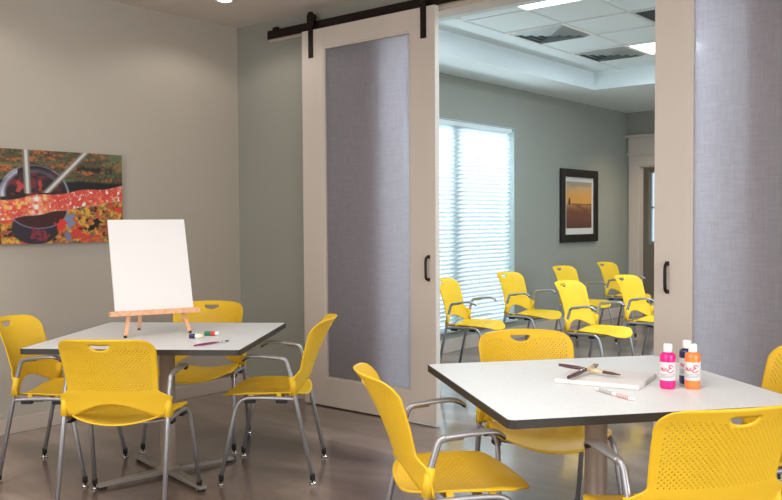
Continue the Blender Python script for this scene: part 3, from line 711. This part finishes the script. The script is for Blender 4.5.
# ------------------------------------------------------------------ easel and canvas on the left table
TT = .7302
CA, CT = 1.18995, .34144
cvx, cvy, cvz = -3.6987, 2.5659, .8576
c = empty('blank_canvas', (cvx, cvy, cvz), CA, 'blank white stretched canvas resting on the small wooden easel', 'canvas')
c.rotation_euler = (-CT, 0, CA)
bm = boxes(((-.197, 0, 0), (.197, .018, .4927))); obj('canvas_face', bm, 'canvas', c, bevel=.002)
bm = boxes(((-.194, .0183, .003), (-.16, .024, .490)), ((.16, .0183, .003), (.194, .024, .490)), ((-.16, .0183, .003), (.16, .024, .04)), ((-.16, .0183, .45), (.16, .024, .490))); obj('stretcher_bars', bm, 'wood', c)
e = empty('tabletop_easel', (cvx, cvy, TT), CA, 'small wooden tabletop easel holding the blank canvas on the left table', 'easel')
# easel frame in its own coordinates: x along the ledge, y away from the viewer
inv = Matrix.Rotation(-CA, 3, 'Z')
def el(px, py): v = inv @ Vector((px-cvx, py-cvy, 0)); return v.x, v.y
fl = el(-3.747, 2.421); frr = el(-3.644, 2.737); rr_ = el(-3.969, 2.648)
zl = cvz-TT; tn = math.tan(CT)
def bar(a, b, w, d):
    bm = bmesh.new(); a = Vector(a); b = Vector(b); t = (b-a).normalized(); sx = (Vector((1, 0, 0))-t*t.x).normalized(); sy = t.cross(sx)
    vs = [bm.verts.new(p+sx*w*i+sy*d*j) for p in (a, b) for i, j in ((-1, -1), (1, -1), (1, 1), (-1, 1))]
    for q in ((3, 2, 1, 0), (4, 5, 6, 7), (0, 1, 5, 4), (1, 2, 6, 5), (2, 3, 7, 6), (3, 0, 4, 7)): bm.faces.new([vs[i] for i in q])
    return bm
off = .036
yl = lambda z: off+(z-zl)*tn                 # plane just behind the canvas
x0l, x0r = fl[0], frr[0]
for x0, fy0, x1 in ((fl[0], fl[1], -.03), (frr[0], frr[1], .03)):
    lg = obj('front_leg', bar((x0, fy0, .008), (x1*1.0, yl(.50), .50), .010, .007), 'wood', e, bevel=.002)
    bm = bmesh.new(); lathe(bm, [(.008, 0), (.009, .010), (.006, .014)], 10, (x0, fy0, 0)); obj('foot_pad', bm, 'rubber', lg)
lg = obj('rear_leg', bar((rr_[0], max(rr_[1], .22), .008), (0, yl(.46)+.008, .46), .009, .007), 'wood', e, bevel=.002)
bm = bmesh.new(); lathe(bm, [(.008, 0), (.009, .010), (.006, .014)], 10, (rr_[0], max(rr_[1], .22), 0)); obj('foot_pad', bm, 'rubber', lg)
obj('ledge', boxes(((-.224, -.012, zl-.018), (.224, .046, zl-.0015)), ((-.224, -.018, zl-.018), (.224, -.012, zl+.008))), 'wood', e, bevel=.002)
obj('cross_brace', boxes(((-.10, yl(.27)+.006, .262), (.10, yl(.27)+.016, .282))), 'wood', e)

# ------------------------------------------------------------------ small things on the tables
def brush(name, p0, p1, z, r, mats, label, ferrule=.22, tip=.16, round_=False, z1=None):
    a = Vector((p0[0], p0[1], z)); b = Vector((p1[0], p1[1], z1 if z1 is not None else z)); d = b-a; L = d.length
    o = empty(name, a, math.atan2(d.y, d.x), label, 'paintbrush'); o.rotation_euler = (0, -math.asin(d.z/L), math.atan2(d.y, d.x))
    hL = L*(1-ferrule-tip); bm = bmesh.new(); n = 14
    tube(bm, [(hL*k/n, 0, 0) for k in range(n+1)], r, 12, rr=[r*(.45+.75*math.sin(math.pi*(.12+.80*(k/n)))**.7) for k in range(n+1)]); obj('handle', bm, mats[0], o)
    bm = bmesh.new(); fz = [(r*1.0, r*.95), (r*1.25, r*1.0), (r*1.6, r*.8)] if not round_ else [(r, r), (r*1.15, r*1.1), (r*1.3, r*1.2)]
    tube(bm, [(hL-.004, 0, 0), (hL+L*ferrule*.5, 0, 0), (hL+L*ferrule, 0, 0)], r, 14, flat=[(y_, x_) for x_, y_ in fz] if False else fz); obj('ferrule', bm, mats[1], o)
    w0, h0 = fz[-1]; bm = bmesh.new(); tube(bm, [(hL+L*ferrule, 0, 0), (hL+L*(ferrule+tip*.5), 0, 0), (L, 0, 0)], r, 14, flat=[(w0, h0), (w0*1.1, h0*1.05), (w0*.45, h0*.4)]); obj('bristles', bm, mats[2], o)
    return o
brush('paintbrush', (-3.224, 2.444), (-3.226, 2.650), TT+.006, .0045, ('purple', 'chrome', 'bristle'), 'slim paintbrush with magenta handle and dark tip lying on the left table', .2, .1)
def tube_pot(p, q, mats, label):
    a = Vector((p[0], p[1], TT+.0115)); d = Vector((q[0]-p[0], q[1]-p[1], 0)); L = d.length
    o = empty('paint_pot', a, math.atan2(d.y, d.x), label, 'paint pot')
    segs = [(0, .45), (.45, .75), (.75, 1.0)]
    for k, (s0, s1) in enumerate(segs):
        bm = bmesh.new(); r = (.0115, .0115, .0095)[k]
        tube(bm, [(L*s0, 0, 0), (L*s0+.001, 0, 0), (L*s1-.0012, 0, 0), (L*s1, 0, 0)], r, 18, rr=[r*.9, r, r, r*.9]); obj(['pot_body', 'pot_band', 'pot_cap'][k], bm, mats[k], o)
tube_pot((-3.478, 2.608), (-3.425, 2.648), ('navy', 'white', 'cream'), 'tiny navy blue and cream paint pot lying by the right foot of the easel')
tube_pot((-3.497, 2.717), (-3.440, 2.760), ('teal', 'red', 'white'), 'tiny green, red and white paint pot lying behind the magenta brush')

# stretched canvas panel lying on the right table
pc = [(-1.477, 2.669), (-1.215, 2.758), (-1.240, 3.000), (-1.530, 2.960)]
a = Vector(pc[0]+(0,)); ang = math.atan2(.089, .262)
cx, cy = -1.366, 2.846
p = empty('canvas_board', (cx, cy, TT), rad(10.5), 'white stretched canvas lying flat under the brushes on the right table', 'canvas')
obj('canvas_face', boxes(((-.148, -.135, 0), (.148, .135, .016))), 'canvas', p, bevel=.003)
zc = TT+.0165
brush('paintbrush', (-1.426, 2.645+.03), (-1.441, 2.93), zc+.011, .0072, ('brown', 'brass', 'bristle2'), 'round paintbrush with dark red handle and fluffy taupe head on the white canvas', .18, .2, True, z1=zc+.02)
brush('paintbrush', (-1.534, 2.806), (-1.308, 2.836), zc+.027, .0062, ('brown', 'brass', 'bristle'), 'flat paintbrush with pale ferrule and brown bristles crossing over the other brush', .24, .27, z1=zc+.010)
# white marker with blue and red print
a = Vector((-1.31, 2.652, TT+.006)); b2 = Vector((-1.135, 2.564, TT+.006)); d = b2-a
o = empty('marker_pen', a, math.atan2(d.y, d.x), 'thin white pen with blue and red print lying before the white canvas', 'pen'); L = d.length
bm = bmesh.new(); tube(bm, [(0, 0, 0), (.004, 0, 0), (L*.9, 0, 0), (L, 0, 0)], .006, 14, rr=[.004, .006, .006, .003]); obj('barrel', bm, 'white', o)
bm = bmesh.new()
for k in range(9): tube(bm, [(L*(.12+.04*k), 0, 0), (L*(.135+.04*k), 0, 0)], .0061, 14)
obj('blue_print', bm, 'navy', o)
bm = bmesh.new()
for k in range(7): tube(bm, [(L*(.58+.045*k), 0, 0), (L*(.60+.045*k), 0, 0)], .0061, 14)
obj('red_print', bm, 'red', o)

# paint bottles
def label_img(seed):
    h, w = 40, 110; im = np.full((h, w, 3), 214.0); yy, xx = np.mgrid[0:h, 0:w]
    r = np.random.default_rng(seed)
    def stroke(pts, wd, c):
        for k in range(len(pts)-1):
            (x0, y0), (x1, y1) = pts[k], pts[k+1]; L2 = (x1-x0)**2+(y1-y0)**2+1e-6
            tt = np.clip(((xx-x0)*(x1-x0)+(yy-y0)*(y1-y0))/L2, 0, 1); dd = np.hypot(xx-x0-tt*(x1-x0), yy-y0-tt*(y1-y0))
            m = np.clip(wd-dd, 0, 1)[..., None]; im[:] = im*(1-m)+np.array(c)*m
    R_ = (196, 36, 84)
    x0 = 37          # hand-written looking red word, small grey lines of print below
    stroke([(x0, 21), (x0+3, 27), (x0+6, 21), (x0+6, 26), (x0+9, 20)], 1.3, R_)
    stroke([(x0+11, 21), (x0+11, 26)], 1.3, R_); stroke([(x0+14, 20), (x0+14, 27)], 1.3, R_)
    stroke([(x0+29, 30), (x0+25, 33), (x0+21, 32), (x0+20, 29), (x0+25, 26.5), (x0+19, 24.5), (x0+17, 21), (x0+20, 17.5), (x0+25, 17.5), (x0+30, 21)], 1.5, R_)
    for k, (l0, l1) in enumerate(((34, 72), (38, 70), (36, 66))):
        for q in range(l0, l1, 3): stroke([(q, 13-3.2*k), (q+1.6, 13-3.2*k)], 1.1, (120, 120, 132))
    return im
def bottle(x, y, m, label, seed, k=1.0, face=0):
    b = empty('paint_bottle', (x, y, TT), math.atan2(-y, -x)+face, label, 'paint bottle', 'paint bottles on the right table'); b.scale = (k, k, k)
    bm = bmesh.new(); lathe(bm, [(.022, 0), (.0255, .004), (.0262, .010), (.0262, .108), (.0255, .116), (.021, .121), (.0135, .124), (.0125, .128)], 32); obj('bottle_body', bm, m, b)
    bm = bmesh.new(); lathe(bm, [(.0138, .1245), (.0142, .127), (.0142, .1505), (.012, .1525)], 24); obj('cap', bm, 'white', b)
    R0 = .0266
    f = lambda s_, t_: (R0*math.cos(2*math.pi*(s_-.5)), R0*math.sin(2*math.pi*(s_-.5)), .030+.062*t_)
    im = label_img(seed); printed('printed_label', im, f, 'print_', b)
bottle(-1.135, 2.836, 'pink', 'magenta paint bottle with white cap, the left one, beside the white canvas', 1)
bottle(-1.069, 2.888, 'orange', 'orange paint bottle with white cap, the right one on the table', 2)
bottle(-1.116, 2.961, 'navy', 'navy blue paint bottle with white cap, half behind the orange one', 3)
